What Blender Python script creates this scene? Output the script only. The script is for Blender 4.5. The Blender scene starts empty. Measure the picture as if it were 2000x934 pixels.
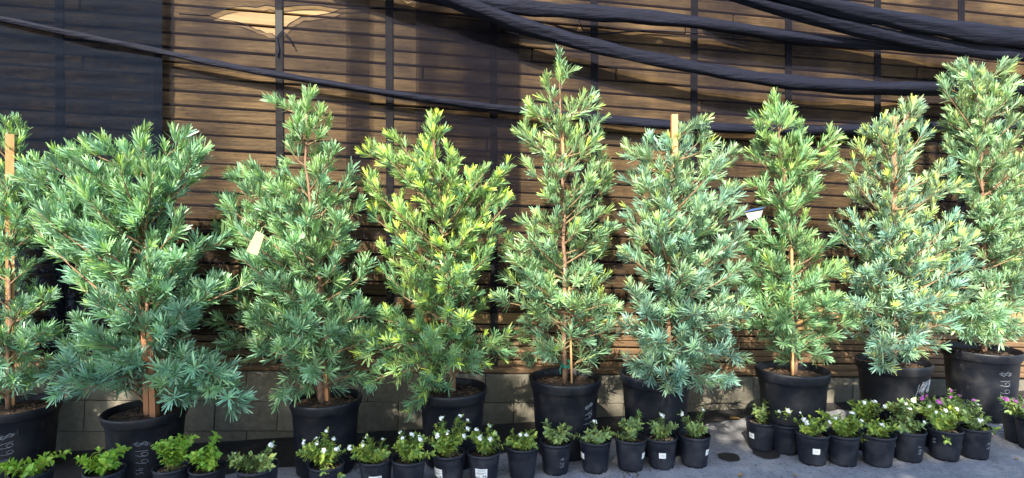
import bpy, bmesh, math, random
import numpy as np
from mathutils import Vector, Matrix
from mathutils.geometry import delaunay_2d_cdt

rng = np.random.default_rng(11)
random.seed(11)
R = math.radians
scene = bpy.context.scene
C = scene.collection

# ------------------------------------------------------------------ camera, sky, sun, exposure
F, HZ, HC = 1100.0, 440.0, 1.40          # focal length in photo pixels, horizon row, eye height
cam_d = bpy.data.cameras.new('camera'); cam = bpy.data.objects.new('camera', cam_d); C.objects.link(cam)
cam.location = (0, 0, HC); cam.rotation_euler = (R(90), 0, 0)
cam_d.sensor_width = 36; cam_d.lens = 36 * F / 2000; cam_d.shift_y = (HZ - 467) / 2000
cam_d.clip_start = 0.05; cam_d.clip_end = 400
scene.camera = cam

SUN_AZ, SUN_EL = R(17), R(38)             # to the left of the line behind the camera, above the horizon
to_sun = Vector((-math.sin(SUN_AZ) * math.cos(SUN_EL), -math.cos(SUN_AZ) * math.cos(SUN_EL), math.sin(SUN_EL)))
w = bpy.data.worlds.new('World'); scene.world = w; w.use_nodes = True
nt = w.node_tree
sky = nt.nodes.new('ShaderNodeTexSky'); sky.sky_type = 'NISHITA'; sky.sun_disc = False
sky.sun_elevation = SUN_EL; sky.sun_rotation = math.atan2(to_sun.x, to_sun.y)
nt.nodes['Background'].inputs['Strength'].default_value = 0.15
nt.links.new(sky.outputs[0], nt.nodes['Background'].inputs['Color'])
sun_d = bpy.data.lights.new('sun', 'SUN'); sun_d.energy = 5.0; sun_d.angle = R(0.53); sun_d.color = (1, .91, .74)
sun = bpy.data.objects.new('sun', sun_d); C.objects.link(sun)
sun.rotation_euler = to_sun.to_track_quat('Z', 'Y').to_euler(); sun.location = to_sun * 30
vs = scene.view_settings; vs.view_transform = 'Standard'; vs.look = 'None'; vs.gamma = 1; vs.use_curve_mapping = False
vs.exposure = 1.85

# ------------------------------------------------------------------ materials
def mat(name):
    m = bpy.data.materials.new(name); m.use_nodes = True
    return m, m.node_tree, m.node_tree.nodes['Principled BSDF']

def N(nt, kind, **kw):
    n = nt.nodes.new(kind)
    for k, v in kw.items():
        if k in n.inputs: n.inputs[k].default_value = v
        else: setattr(n, k, v)
    return n

def ramp(nt, src, stops):
    r = nt.nodes.new('ShaderNodeValToRGB'); e = r.color_ramp.elements
    while len(e) < len(stops): e.new(.5)
    for i, (p, c) in enumerate(stops):
        e[i].position = p; e[i].color = (*c, 1) if len(c) == 3 else c
    nt.links.new(src, r.inputs[0]); return r

def noise(nt, scale, detail=4, rough=.55, stretch=None, coord='Object', offset_random=False):
    tc = nt.nodes.new('ShaderNodeTexCoord'); src = tc.outputs[coord]
    if stretch or offset_random:
        mp = nt.nodes.new('ShaderNodeMapping'); nt.links.new(src, mp.inputs[0]); src = mp.outputs[0]
        if stretch: mp.inputs['Scale'].default_value = stretch
        if offset_random:
            oi = nt.nodes.new('ShaderNodeObjectInfo'); mu = N(nt, 'ShaderNodeMath', operation='MULTIPLY'); mu.inputs[1].default_value = 37
            nt.links.new(oi.outputs['Random'], mu.inputs[0]); nt.links.new(mu.outputs[0], mp.inputs['Location'])
    n = N(nt, 'ShaderNodeTexNoise', Scale=scale, Detail=detail, Roughness=rough)
    nt.links.new(src, n.inputs['Vector']); return n

def bump(nt, p, src, strength=.3, dist=.01):
    b = N(nt, 'ShaderNodeBump', Strength=strength, Distance=dist)
    nt.links.new(src, b.inputs['Height']); nt.links.new(b.outputs[0], p.inputs['Normal'])

def mixc(nt, fac, a, b, mode='MIX'):
    m = nt.nodes.new('ShaderNodeMix'); m.data_type = 'RGBA'; m.blend_type = mode
    for s, v in ((m.inputs[0], fac), (m.inputs[6], a), (m.inputs[7], b)):
        if isinstance(v, bpy.types.NodeSocket): nt.links.new(v, s)
        elif isinstance(v, tuple): s.default_value = (*v, 1)
        else: s.default_value = v
    return m.outputs[2]

def simple(name, col, rough=.6, var=.25, scale=8, bmp=.15, spec=.4):
    m, nt, p = mat(name); n = noise(nt, scale, 6)
    r = ramp(nt, n.outputs[0], [(.3, tuple(c * (1 - var) for c in col)), (.7, tuple(c * (1 + var) for c in col))])
    nt.links.new(r.outputs[0], p.inputs['Base Color']); p.inputs['Roughness'].default_value = rough
    p.inputs['Specular IOR Level'].default_value = spec
    if bmp: bump(nt, p, n.outputs[0], bmp)
    return m

def leaf_material(name, old, young, trans=.25, rough=.38, vary=.55):
    m, nt, p = mat(name)
    at = nt.nodes.new('ShaderNodeAttribute'); at.attribute_name = 'tint'
    av = nt.nodes.new('ShaderNodeAttribute'); av.attribute_name = 'shade'
    c = mixc(nt, at.outputs['Fac'], old, young)  # tint: young growth, plus a sunlit yellowing of the upper shoots
    v = N(nt, 'ShaderNodeMapRange'); v.inputs[3].default_value = 1 - vary; v.inputs[4].default_value = 1 + vary
    nt.links.new(av.outputs['Fac'], v.inputs[0])
    hs = nt.nodes.new('ShaderNodeHueSaturation'); hs.inputs['Saturation'].default_value = 1.04; nt.links.new(v.outputs[0], hs.inputs['Value']); nt.links.new(c, hs.inputs['Color'])
    nt.links.new(hs.outputs[0], p.inputs['Base Color']); p.inputs['Roughness'].default_value = rough
    p.inputs['Specular IOR Level'].default_value = .45
    tr = nt.nodes.new('ShaderNodeBsdfTranslucent')
    ye = mixc(nt, 1.0, hs.outputs[0], (1.25, 1.35, .55), 'MULTIPLY'); nt.links.new(ye, tr.inputs[0])
    mx = nt.nodes.new('ShaderNodeMixShader'); mx.inputs[0].default_value = trans
    nt.links.new(p.outputs[0], mx.inputs[1]); nt.links.new(tr.outputs[0], mx.inputs[2])
    nt.links.new(mx.outputs[0], nt.nodes['Material Output'].inputs[0])
    return m

def plastic(name, col, rough=.42, dust=(.16, .15, .135), amount=.5):
    m, nt, p = mat(name)
    n = noise(nt, 9, 8, .65, offset_random=True); s = noise(nt, 60, 3, .6, (1, 1, .12))
    f = ramp(nt, n.outputs[0], [(.48, (0, 0, 0)), (.8, (amount, amount, amount))])
    c1 = mixc(nt, f.outputs[0], col, dust)
    sc = ramp(nt, s.outputs[0], [(.66, (0, 0, 0)), (.74, (.25, .25, .25))])
    c2 = mixc(nt, sc.outputs[0], c1, (.2, .2, .22))
    nt.links.new(c2, p.inputs['Base Color'])
    rr = ramp(nt, n.outputs[0], [(.3, (rough,) * 3), (.75, (rough + .3,) * 3)]); nt.links.new(rr.outputs[0], p.inputs['Roughness'])
    p.inputs['Specular IOR Level'].default_value = .38
    bump(nt, p, n.outputs[0], .12, .004)
    return m

def wood(name, a, b, sx=1.2, sz=26, rough=.75):
    m, nt, p = mat(name)
    g = noise(nt, 3.0, 8, .62, (sx, 6, sz), offset_random=True)
    r = ramp(nt, g.outputs[0], [(.28, a), (.5, tuple((x + y) / 2 for x, y in zip(a, b))), (.72, b)])
    oi = nt.nodes.new('ShaderNodeObjectInfo')
    v = N(nt, 'ShaderNodeMapRange'); v.inputs[3].default_value = .72; v.inputs[4].default_value = 1.22
    nt.links.new(oi.outputs['Random'], v.inputs[0])
    hs = nt.nodes.new('ShaderNodeHueSaturation'); nt.links.new(v.outputs[0], hs.inputs['Value']); nt.links.new(r.outputs[0], hs.inputs['Color'])
    nt.links.new(hs.outputs[0], p.inputs['Base Color']); p.inputs['Roughness'].default_value = rough
    bump(nt, p, g.outputs[0], .35, .004)
    return m

def netting(name, col, opacity, vary=.12, folds=.25):
    """black shade netting: part of the light goes straight through the weave, the rest meets dark threads"""
    m, nt, p = mat(name)
    p.inputs['Base Color'].default_value = (*col, 1); p.inputs['Roughness'].default_value = .62
    p.inputs['Specular IOR Level'].default_value = .02
    n1 = noise(nt, 1.0, 4, .5, (2.6, 2.6, .25)); n2 = noise(nt, 2.0, 5, .6, (1.2, 1.2, 9))  # n1: broad upright opacity streaks painting in fold shadows and sun glow
    a = N(nt, 'ShaderNodeMath', operation='ADD'); nt.links.new(n1.outputs[0], a.inputs[0]); nt.links.new(n2.outputs[0], a.inputs[1])
    mr = N(nt, 'ShaderNodeMapRange'); mr.inputs[1].default_value = .7; mr.inputs[2].default_value = 1.3
    mr.inputs[3].default_value = opacity - vary; mr.inputs[4].default_value = min(.99, opacity + vary)
    nt.links.new(a.outputs[0], mr.inputs[0])
    gr = noise(nt, 34, 3, .7, (.5, .5, 1.6)); gm = N(nt, 'ShaderNodeMath', operation='MULTIPLY_ADD'); gm.inputs[1].default_value = .34
    sb = N(nt, 'ShaderNodeMath', operation='SUBTRACT'); sb.inputs[1].default_value = .5; nt.links.new(gr.outputs[0], sb.inputs[0])
    nt.links.new(sb.outputs[0], gm.inputs[0]); nt.links.new(mr.outputs[0], gm.inputs[2]); mr = gm
    # thin horizontal folds where the weave doubles up
    fo = noise(nt, 3.0, 5, .6, (.55, .55, 11)); fr = ramp(nt, fo.outputs[0], [(.47, (0, 0, 0)), (.5, (.6, .6, .6)), (.53, (0, 0, 0))])
    ad = N(nt, 'ShaderNodeMath', operation='MULTIPLY_ADD'); ad.use_clamp = True; ad.inputs[1].default_value = folds
    nt.links.new(fr.outputs[0], ad.inputs[0]); nt.links.new(mr.outputs[0], ad.inputs[2]); mr = ad
    t = nt.nodes.new('ShaderNodeBsdfTransparent'); mx = nt.nodes.new('ShaderNodeMixShader')
    nt.links.new(mr.outputs[0], mx.inputs[0]); nt.links.new(t.outputs[0], mx.inputs[1]); nt.links.new(p.outputs[0], mx.inputs[2])
    nt.links.new(mx.outputs[0], nt.nodes['Material Output'].inputs[0])
    w1 = noise(nt, 14, 5, .6, (.35, .35, 3.5)); bump(nt, p, w1.outputs[0], .12, .008)
    return m

M = {}
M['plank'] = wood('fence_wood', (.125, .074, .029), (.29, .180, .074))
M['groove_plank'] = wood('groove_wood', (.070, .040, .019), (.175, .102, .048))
M['post'] = simple('dark_post', (.0045, .0042, .006), .7)
M['gap_shade'] = simple('gap_shade_black', (.008, .007, .006), .9)  # near black, so the plank gaps look shadowed
M['stake'] = wood('stake_wood', (.36, .18, .07), (.60, .34, .14), 6, 1.0)
M['stake_dark'] = wood('stake_red_wood', (.20, .085, .04), (.36, .17, .08), 6, 1.0)
M['bark'] = simple('bark', (.17, .10, .065), .8, .4, 40, .5)
M['twig'] = simple('twig_bark', (.15, .10, .055), .75, .3, 40, .2)
M['pot'] = plastic('black_nursery_plastic', (.0038, .0052, .0105), .40, (.055, .050, .046), .36)
M['pot_small'] = plastic('small_pot_plastic', (.0052, .0074, .0155), .44, (.085, .09, .105), .42)
M['soil'] = simple('potting_soil', (.035, .022, .014), .95, .7, 120, 1.0)
M['chip'] = simple('bark_chips', (.065, .038, .022), .9, .7, 15, .3)
M['chip_pale'] = simple('pale_chips', (.34, .25, .17), .9, .6, 15, .3)
M['tie'] = simple('green_tie_tape', (.005, .13, .085), .4, .1, 8, 0)
M['ink'] = simple('paint_marker', (.28, .31, .36), .6, .15, 30, 0)
M['paper'] = simple('label_paper', (.72, .74, .75), .5, .06, 6, 0)
M['paper_dull'] = simple('dull_card', (.30, .29, .25), .6, .15, 10, 0)
M['paper_yellow'] = simple('faded_yellow_card', (.36, .31, .15), .55, .12, 10, 0)
M['blue_card'] = simple('blue_card', (.035, .085, .22), .4, .15, 10, 0)
M['print'] = simple('grey_print', (.10, .10, .12), .6, .1, 8, 0)
M['petal'] = simple('white_petal', (.80, .80, .82), .5, .06, 20, 0)
M['petal_purple'] = simple('purple_petal', (.48, .08, .46), .5, .2, 20, 0)
M['flower_eye'] = simple('yellow_flower_eye', (.62, .48, .08), .5, .1, 8, 0)
M['roll'] = None
M['net_upper'] = netting('upper_netting', (.0082, .0078, .0125), .59, .20, .15)
M['net_lower'] = netting('lower_netting', (.0080, .0075, .0105), .54, .20, .38)
M['net_dark'] = netting('dense_netting', (.0026, .0045, .0095), .88, .08, .06)
m, nt_, p_ = mat('rolled_netting')
n_ = noise(nt_, 26, 6, .65, (.16, 1.3, 1.3)); r_ = ramp(nt_, n_.outputs[0], [(.3, (.0018, .0026, .0080)), (.75, (.0065, .0080, .0200))])
nt_.links.new(r_.outputs[0], p_.inputs['Base Color']); p_.inputs['Roughness'].default_value = .7
p_.inputs['Specular IOR Level'].default_value = .16; bump(nt_, p_, n_.outputs[0], .9, .02); M['roll'] = m

# ------------------------------------------------------------------ mesh helpers
def tag(o, label=None, cat=None, group=None, kind=None):
    for k, v in (('label', label), ('category', cat), ('group', group), ('kind', kind)):
        if v: o[k] = v
    return o

def empty(name, loc, label, cat, group=None):
    o = bpy.data.objects.new(name, None); o.location = loc; o.empty_display_size = .05; C.objects.link(o)
    return tag(o, label, cat, group)

def link(name, me, material=None, parent=None, loc=None):
    o = bpy.data.objects.new(name, me); C.objects.link(o)
    if material and not me.materials: me.materials.append(material)
    if parent: o.parent = parent
    if loc is not None: o.location = loc
    return o

def mesh(name, verts, faces, smooth=False):
    me = bpy.data.meshes.new(name); me.from_pydata([tuple(v) for v in verts], [], faces)
    if smooth: me.polygons.foreach_set('use_smooth', [True] * len(me.polygons))
    me.update(); return me

class MB:
    def __init__(s): s.v = []; s.f = []
    def add(s, v, f):
        k = len(s.v); s.v += [tuple(p) for p in v]; s.f += [tuple(i + k for i in q) for q in f]
    def tube(s, pts, rad, n=8, caps=True, jitter=0):
        v, f = tube(pts, rad, n, caps, jitter); s.add(v, f)
    def box(s, c, size, rot=None):
        v = [Vector((x * size[0] / 2, y * size[1] / 2, z * size[2] / 2)) for x in (-1, 1) for y in (-1, 1) for z in (-1, 1)]
        if rot is not None: v = [rot @ p for p in v]
        s.add([p + Vector(c) for p in v], [(0, 1, 3, 2), (4, 6, 7, 5), (0, 4, 5, 1), (2, 3, 7, 6), (0, 2, 6, 4), (1, 5, 7, 3)])
    def build(s, name, material, parent=None, smooth=False, loc=None):
        return link(name, mesh(name, s.v, s.f, smooth), material, parent, loc)

def tube(pts, rad, n=8, caps=True, jitter=0):
    pts = [Vector(p) for p in pts]; m = len(pts)
    if not hasattr(rad, '__len__'): rad = [rad] * m
    v = []; f = []; up = None
    for i, p in enumerate(pts):
        t = (pts[min(i + 1, m - 1)] - pts[max(i - 1, 0)]).normalized()
        if up is None: up = t.orthogonal().normalized()
        up = (up - t * up.dot(t)).normalized(); sd = t.cross(up)
        for k in range(n):
            a = 2 * math.pi * k / n; r = rad[i] * (1 + (random.uniform(-jitter, jitter) if jitter else 0))
            v.append(p + (up * math.cos(a) + sd * math.sin(a)) * r)
    for i in range(m - 1):
        for k in range(n):
            f.append((i * n + k, i * n + (k + 1) % n, (i + 1) * n + (k + 1) % n, (i + 1) * n + k))
    if caps: f.append(tuple(range(n - 1, -1, -1))); f.append(tuple((m - 1) * n + k for k in range(n)))
    return v, f

def bevel_box(name, size, bev=.004, seg=1):
    bm = bmesh.new(); bmesh.ops.create_cube(bm, size=1)
    bmesh.ops.scale(bm, vec=size, verts=bm.verts); bmesh.ops.bevel(bm, geom=bm.edges[:], offset=bev, segments=seg, affect='EDGES')
    me = bpy.data.meshes.new(name); bm.to_mesh(me); bm.free(); return me

def lathe(prof, n=48, notch=None, wob=0):
    """prof: list of (r, z); closed at both ends on the axis when r == 0"""
    v = []; f = []
    for i, (r, z) in enumerate(prof):
        for k in range(n):
            a = 2 * math.pi * k / n; rr = r * (1 + wob * math.sin(2 * a + 1) + wob * .6 * math.sin(3 * a))
            zz = z + (notch if notch and i in (0, 1, 2) and (k % 8) < 2 else 0)
            v.append((rr * math.cos(a), rr * math.sin(a), zz))
    for i in range(len(prof) - 1):
        for k in range(n):
            f.append((i * n + k, i * n + (k + 1) % n, (i + 1) * n + (k + 1) % n, (i + 1) * n + k))
    return v, f

LEAF_S = np.array([0, .24, .82, 1.0])
def leaves_mesh(name, O, D, Nn, L, W, tint, shade, curl=.12, prof=(.45, .95, 1.0, .36)):
    n = len(O); S = np.cross(D, Nn); cv = np.random.default_rng(n).normal(curl, .10, n)
    v = np.empty((n, 8, 3))
    for j, (s, h) in enumerate(zip(LEAF_S, prof)):
        c = O + D * (L * s)[:, None] - Nn * (cv * L * s * s)[:, None]
        off = S * (W * .5 * h)[:, None]
        v[:, 2 * j] = c - off; v[:, 2 * j + 1] = c + off
    idx = np.arange(n)[:, None] * 8
    loops = (idx + np.array([[0, 1, 3, 2, 2, 3, 5, 4, 4, 5, 7, 6]])).ravel()
    starts = np.arange(n * 3) * 4
    me = bpy.data.meshes.new(name)
    me.vertices.add(n * 8); me.vertices.foreach_set('co', v.ravel())
    me.loops.add(len(loops)); me.loops.foreach_set('vertex_index', loops.astype(np.int32))
    me.polygons.add(len(starts)); me.polygons.foreach_set('loop_start', starts.astype(np.int32))
    me.polygons.foreach_set('use_smooth', np.ones(len(starts), bool))
    for nm, arr in (('tint', tint), ('shade', shade)):
        a = me.attributes.new(nm, 'FLOAT', 'POINT'); a.data.foreach_set('value', np.repeat(arr, 8).astype(np.float32))
    me.update(calc_edges=True); return me

def nrm(a): return a / np.maximum(np.linalg.norm(a, axis=-1, keepdims=True), 1e-9)

# ------------------------------------------------------------------ placing: photo pixel + distance -> place
def at(px, py, Y): return Vector(((px - 1000) / F * Y, Y, HC + (HZ - py) / F * Y))
GS = .022                                           # the yard climbs gently to the right
def ground_z(x): return GS * x
WY, WT = 4.06, .118                                 # the fence line recedes to the right
TH = math.atan(WT)
wall_dir = Vector((math.cos(TH), math.sin(TH), 0)); wall_out = Vector((math.sin(TH), -math.cos(TH), 0))
def wall_y(x, d=0): return WY - d / math.cos(TH) + WT * x
def on_wall(px, py, d=0):
    u = (px - 1000) / F; Y = (WY - d / math.cos(TH)) / (1 - u * WT)
    return at(px, py, Y)
TILT = .040                                         # fence and blocks fall slightly to the right
def wall_top(x): return .345 - .043 * x             # top of the block footing wall

# ------------------------------------------------------------------ the setting: ground
m, nt_, p_ = mat('yard_concrete')
a = noise(nt_, 1.1, 8, .6); b = noise(nt_, 45, 6, .7); c_ = noise(nt_, 5, 6, .65)
r1 = ramp(nt_, a.outputs[0], [(.3, (.19, .195, .215)), (.7, (.29, .29, .305))])
r2 = ramp(nt_, b.outputs[0], [(.25, (.55, .55, .57)), (.75, (1.25, 1.24, 1.22))])
r3 = ramp(nt_, c_.outputs[0], [(.36, (.74, .75, .80)), (.6, (1.05, 1.05, 1.05))])
col = mixc(nt_, 1.0, r1.outputs[0], r2.outputs[0], 'MULTIPLY'); col = mixc(nt_, 1.0, col, r3.outputs[0], 'MULTIPLY')
nt_.links.new(col, p_.inputs['Base Color']); p_.inputs['Roughness'].default_value = .8; bump(nt_, p_, b.outputs[0], .35, .006)
M['concrete'] = m
def ground_sheet(name, pts, lift, material):
    return link(name, mesh(name, [(x, y, ground_z(x) + lift) for x, y in pts], [tuple(range(len(pts)))]), material)
tag(ground_sheet('ground', [(-60, -60), (60, -60), (60, 60), (-60, 60)], 0, M['concrete']), kind='structure')
# black ground fabric between the fence and the front of the big pots, with a frayed edge
M['fabric'] = simple('black_ground_fabric', (.014, .013, .014), .8, .5, 25, .4)
edge = [(-200, 950), (150, 945), (420, 928), (560, 915), (700, 905), (860, 893), (1010, 884), (1120, 870), (1240, 850), (1360, 832), (1480, 815), (1640, 802), (1800, 792), (1950, 783), (2150, 775), (2400, 768)]
fe = []
for (x0, y0), (x1, y1) in zip(edge[:-1], edge[1:]):
    for k in range(8):
        t = k / 8; px = x0 + (x1 - x0) * t; py = y0 + (y1 - y0) * t + random.uniform(-2.5, 2.5)
        u = (px - 1000) / F; Y = HC / ((py - HZ) / F + GS * u); fe.append((u * Y, Y))
x_l, x_r = fe[0][0], fe[-1][0]
bk = [(x, wall_y(x, .02)) for x in np.linspace(x_r, x_l, 12)]
tag(ground_sheet('ground_fabric', fe + bk, .004, M['fabric']), kind='structure')

# ------------------------------------------------------------------ block footing wall
wallE = empty('block_wall', (0, WY, 0), 'low grey concrete block wall under the wooden fence', 'block wall')
m, nt_, p_ = mat('concrete_block')
a = noise(nt_, 30, 6, .7, offset_random=True); oi = nt_.nodes.new('ShaderNodeObjectInfo')
r1 = ramp(nt_, a.outputs[0], [(.3, (.090, .082, .066)), (.75, (.165, .150, .120))])
v = N(nt_, 'ShaderNodeMapRange'); v.inputs[3].default_value = .8; v.inputs[4].default_value = 1.15; nt_.links.new(oi.outputs['Random'], v.inputs[0])
hs = nt_.nodes.new('ShaderNodeHueSaturation'); nt_.links.new(v.outputs[0], hs.inputs['Value']); nt_.links.new(r1.outputs[0], hs.inputs['Color'])
nt_.links.new(hs.outputs[0], p_.inputs['Base Color']); p_.inputs['Roughness'].default_value = .9; bump(nt_, p_, a.outputs[0], .5, .006)
M['block'] = m; M['mortar'] = simple('mortar', (.085, .078, .065), .95, .2, 60, .4)
block_me = bevel_box('block', (.396, .15, .196), .003); block_me.materials.append(M['block'])
def wall_obj(name, me, s, z, d, parent, tilt=TILT, m=None):
    """s: distance along the fence from x = 0, z: height there, d: how far in front of the plank line"""
    p = Vector((0, WY, 0)) + wall_dir * s + wall_out * d
    o = link(name, me, m, parent); o.location = (p.x, p.y - WY, z); o.rotation_euler = (0, tilt, TH); return o
for row in range(4):
    off = (row % 2) * .2
    for k in range(-13, 17):
        s = k * .4 + off; x = s * math.cos(TH)
        wall_obj('block', block_me, s, wall_top(x) - .1 - row * .2, .01 + random.uniform(-.003, .003), wallE, .043)
wall_obj('mortar_bed', bevel_box('mortar_bed', (13, .1, .84), .002), .8, wall_top(.8) - .424, -.012, wallE, .043, M['mortar'])

# ------------------------------------------------------------------ wooden fence: planks, posts
fence = empty('wooden_fence', (0, WY, 0), 'tall fence of horizontal brown planks behind the black netting', 'fence')
lens = [4.9, 6.1, 4.3]
pl = {}
def plank_mesh(L, h, key):
    k = (round(L, 2), h, key)
    if k not in pl:
        pl[k] = bevel_box('plank', (L - .006, .024, h), .005); pl[k].materials.append(M[key])
    return pl[k]
z = .03
for row in range(40):
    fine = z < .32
    pitch = .050 if fine else .096
    h = pitch - (.008 if fine else .013)
    s = -5.6 + random.uniform(-4, 0)
    while s < 6.6:
        L = random.choice(lens)
        if -2.4 < s + L < -.8: L += 1.7
        c = s + L / 2
        zz = .345 - TILT * c * math.cos(TH) + z + pitch / 2 + random.uniform(-.002, .002)
        if not fine: zz -= .004 * c * (z - .3) / 2.2          # upper boards sag a little more
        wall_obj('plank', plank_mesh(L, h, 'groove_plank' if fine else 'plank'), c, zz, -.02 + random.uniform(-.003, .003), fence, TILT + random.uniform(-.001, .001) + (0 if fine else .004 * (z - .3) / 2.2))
        s += L
    z += pitch
    if z > 3.15: break
wall_obj('bottom_rail', bevel_box('bottom_rail', (12.4, .07, .034), .006), .5, .345 - .02 + .022, .035, fence, .0405, M['groove_plank'])
wall_obj('gap_shade_panel', bevel_box('gap_shade_panel', (13, .01, 3.6), .002), .5, .32 + 1.72, -.06, fence, TILT, M['gap_shade'])  # dark panel added to stop light leaking and keep plank gaps shadowed
post_me = bevel_box('post', (.052, .030, 3.2), .004); post_me.materials.append(M['post'])
for px in (-240, -60, 108, 543, 760, 965, 1165, 1360, 1547, 1722, 1888, 2045, 2190):
    p = on_wall(px, 200, .04); s = (p - Vector((0, WY, 0))).dot(wall_dir)
    wall_obj('post', post_me, s, .36 - TILT * s + 1.62, -.009, fence, random.uniform(-.006, .006))

# ------------------------------------------------------------------ shade netting sheets
HEM1 = [(-260, -10), (0, 36), (120, 62), (300, 98), (420, 125), (545, 147), (680, 170), (820, 192), (960, 210), (1060, 220), (1200, 236), (1330, 247), (1450, 252), (1560, 256), (1680, 253), (1850, 246), (2000, 243), (2260, 236)]
def interp(tbl, x):
    xs = [t[0] for t in tbl]; ys = [t[1] for t in tbl]; return float(np.interp(x, xs, ys))
def wrinkle(px, py, amp):
    return amp * (math.sin(py * .33 + 2.2 * math.sin(px * .006) + px * .012) * .5 + math.sin(py * .19 + 1.7 * math.sin(px * .0043 + 2) - px * .004) * .7
                  + .8 * math.sin(px * .021 + py * .004) + .5 * math.sin(px * .043 + 2)) * .5
def net_sheet(name, x0, x1, top, bottom, d, material, label, holes=(), amp=.008, sx=14, sy=6):
    pts = []; 
    nx = int((x1 - x0) / sx)
    for i in range(nx + 1):
        px = x0 + (x1 - x0) * i / nx; a, b = top(px), bottom(px); ny = max(2, int(round((bottom(x0) - top(x0)) / sy)))
        for j in range(ny + 1): pts.append((px, a + (b - a) * j / ny))
    n0 = len(pts); ny1 = ny + 1
    if not holes:
        faces = [(i * ny1 + j, i * ny1 + j + 1, (i + 1) * ny1 + j + 1, (i + 1) * ny1 + j) for i in range(nx) for j in range(ny)]
        P2 = pts
    else:
        edges = []
        for h in holes:
            k = len(pts); pts += list(h); edges += [(k + i, k + (i + 1) % len(h)) for i in range(len(h))]
        bd = [i * ny1 for i in range(nx + 1)] + [nx * ny1 + j for j in range(1, ny1)] + [i * ny1 + ny for i in range(nx - 1, -1, -1)] + [j for j in range(ny - 1, 0, -1)]
        edges += [(bd[i], bd[(i + 1) % len(bd)]) for i in range(len(bd))]
        r = delaunay_2d_cdt([Vector(p) for p in pts], edges, [], 0, .01)
        P2 = [(p.x, p.y) for p in r[0]]
        def inside(q, poly):
            c = False; n = len(poly)
            for i in range(n):
                (ax, ay), (bx, by) = poly[i], poly[(i + 1) % n]
                if (ay > q[1]) != (by > q[1]) and q[0] < (bx - ax) * (q[1] - ay) / (by - ay) + ax: c = not c
            return c
        faces = []
        for f in r[2]:
            q = (sum(P2[i][0] for i in f) / len(f), sum(P2[i][1] for i in f) / len(f))
            if top(q[0]) - 1 > q[1] or bottom(q[0]) + 1 < q[1]: continue
            if any(inside(q, h) for h in holes): continue
            faces.append(tuple(f))
    V = [on_wall(x, y, d + wrinkle(x, y, amp)) for x, y in P2]
    o = link(name, mesh(name, V, faces, True), material); tag(o, label, 'netting'); return o

HOLE = [(408, 31), (424, 24), (440, 18), (462, 14), (480, 12), (500, 15), (520, 10), (540, 14), (560, 13), (580, 11), (600, 10), (622, 11), (640, 14), (664, 18), (652, 24), (640, 27), (618, 30), (600, 33), (588, 33), (580, 38), (566, 46), (555, 57), (546, 66), (540, 74), (532, 66), (520, 66), (508, 59), (500, 58), (484, 50), (470, 45), (455, 41), (440, 40), (424, 36)]
SM1 = [(1131, 40), (1135, 50), (1140, 62), (1132, 65), (1124, 62), (1128, 52)]
SM2 = [(1452, 70), (1462, 60), (1466, 64), (1484, 64), (1470, 69), (1455, 72)]
SM3 = [(786, 0), (798, 4), (808, 2), (796, 8)]
SM4 = [(1280, 82), (1288, 76), (1296, 83), (1286, 86)]
holes = (HOLE, SM1, SM2, SM3, SM4)
upper = net_sheet('shade_netting', 316, 2250, lambda x: -55, lambda x: interp(HEM1, x) + 4, .016, M['net_upper'],
                  'torn upper sheet of black netting with a large leaf shaped hole', holes, .003)
lower = net_sheet('shade_netting', 300, 2250, lambda x: interp(HEM1, x) - 6,
                  lambda x: interp([(300, 658), (480, 655), (720, 622), (1040, 616), (1500, 604), (2250, 590)], x) + 5 * math.sin(x * .011), .022, M['net_lower'],
                  'wrinkled lower sheet of thin black netting hanging behind the trees', (), .006)
left = net_sheet('shade_netting', -330, 317, lambda x: -55, lambda x: 690 + 6 * math.sin(x * .02), .075, M['net_dark'],
                 'dense dark blue black netting sheet at the left end of the fence', (), .008)
M['net_thin'] = netting('doubled_netting', (.0050, .0048, .0085), .46, .24, .1)
net_sheet('shade_netting', 812, 1014, lambda x: -55, lambda x: 452 + 8 * math.sin(x * .03), .045, M['net_thin'], 'narrow doubled strip of netting hanging left of the tall middle tree', (), .006)
net_sheet('shade_netting', 676, 722, lambda x: -55, lambda x: 350, .040, M['net_thin'], 'very narrow dark strip laid over the netting right of the torn hole', (), .006)  # see-through strip that darkens a narrow upright band of the netting
# torn edge of the big hole: rolled threads belonging to the upper sheet
mb = MB()
for poly in (HOLE, SM1, SM2):
    P = [on_wall(x, y, .018) for x, y in poly + poly[:1]]
    mb.tube(P, [random.uniform(.002, .005) for _ in P], 5, False)
for seq in ([(664, 18), (700, 15), (740, 14), (800, 18)], [(408, 31), (380, 29), (350, 27)], [(540, 74), (545, 95), (543, 112)], [(552, 60), (566, 74), (574, 90)],
            [(1000, 28), (1040, 40), (1090, 52), (1128, 62), (1180, 66), (1260, 60), (1340, 64), (1400, 66), (1452, 72), (1490, 62), (1510, 58)], [(1432, 68), (1434, 80)]):
    mb.tube([on_wall(x, y + random.uniform(-1, 1), .018) for x, y in seq], [random.uniform(.003, .006) for _ in seq], 5)
e = mb.build('torn_edge', M['roll'], None, True); e.parent = upper

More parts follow.
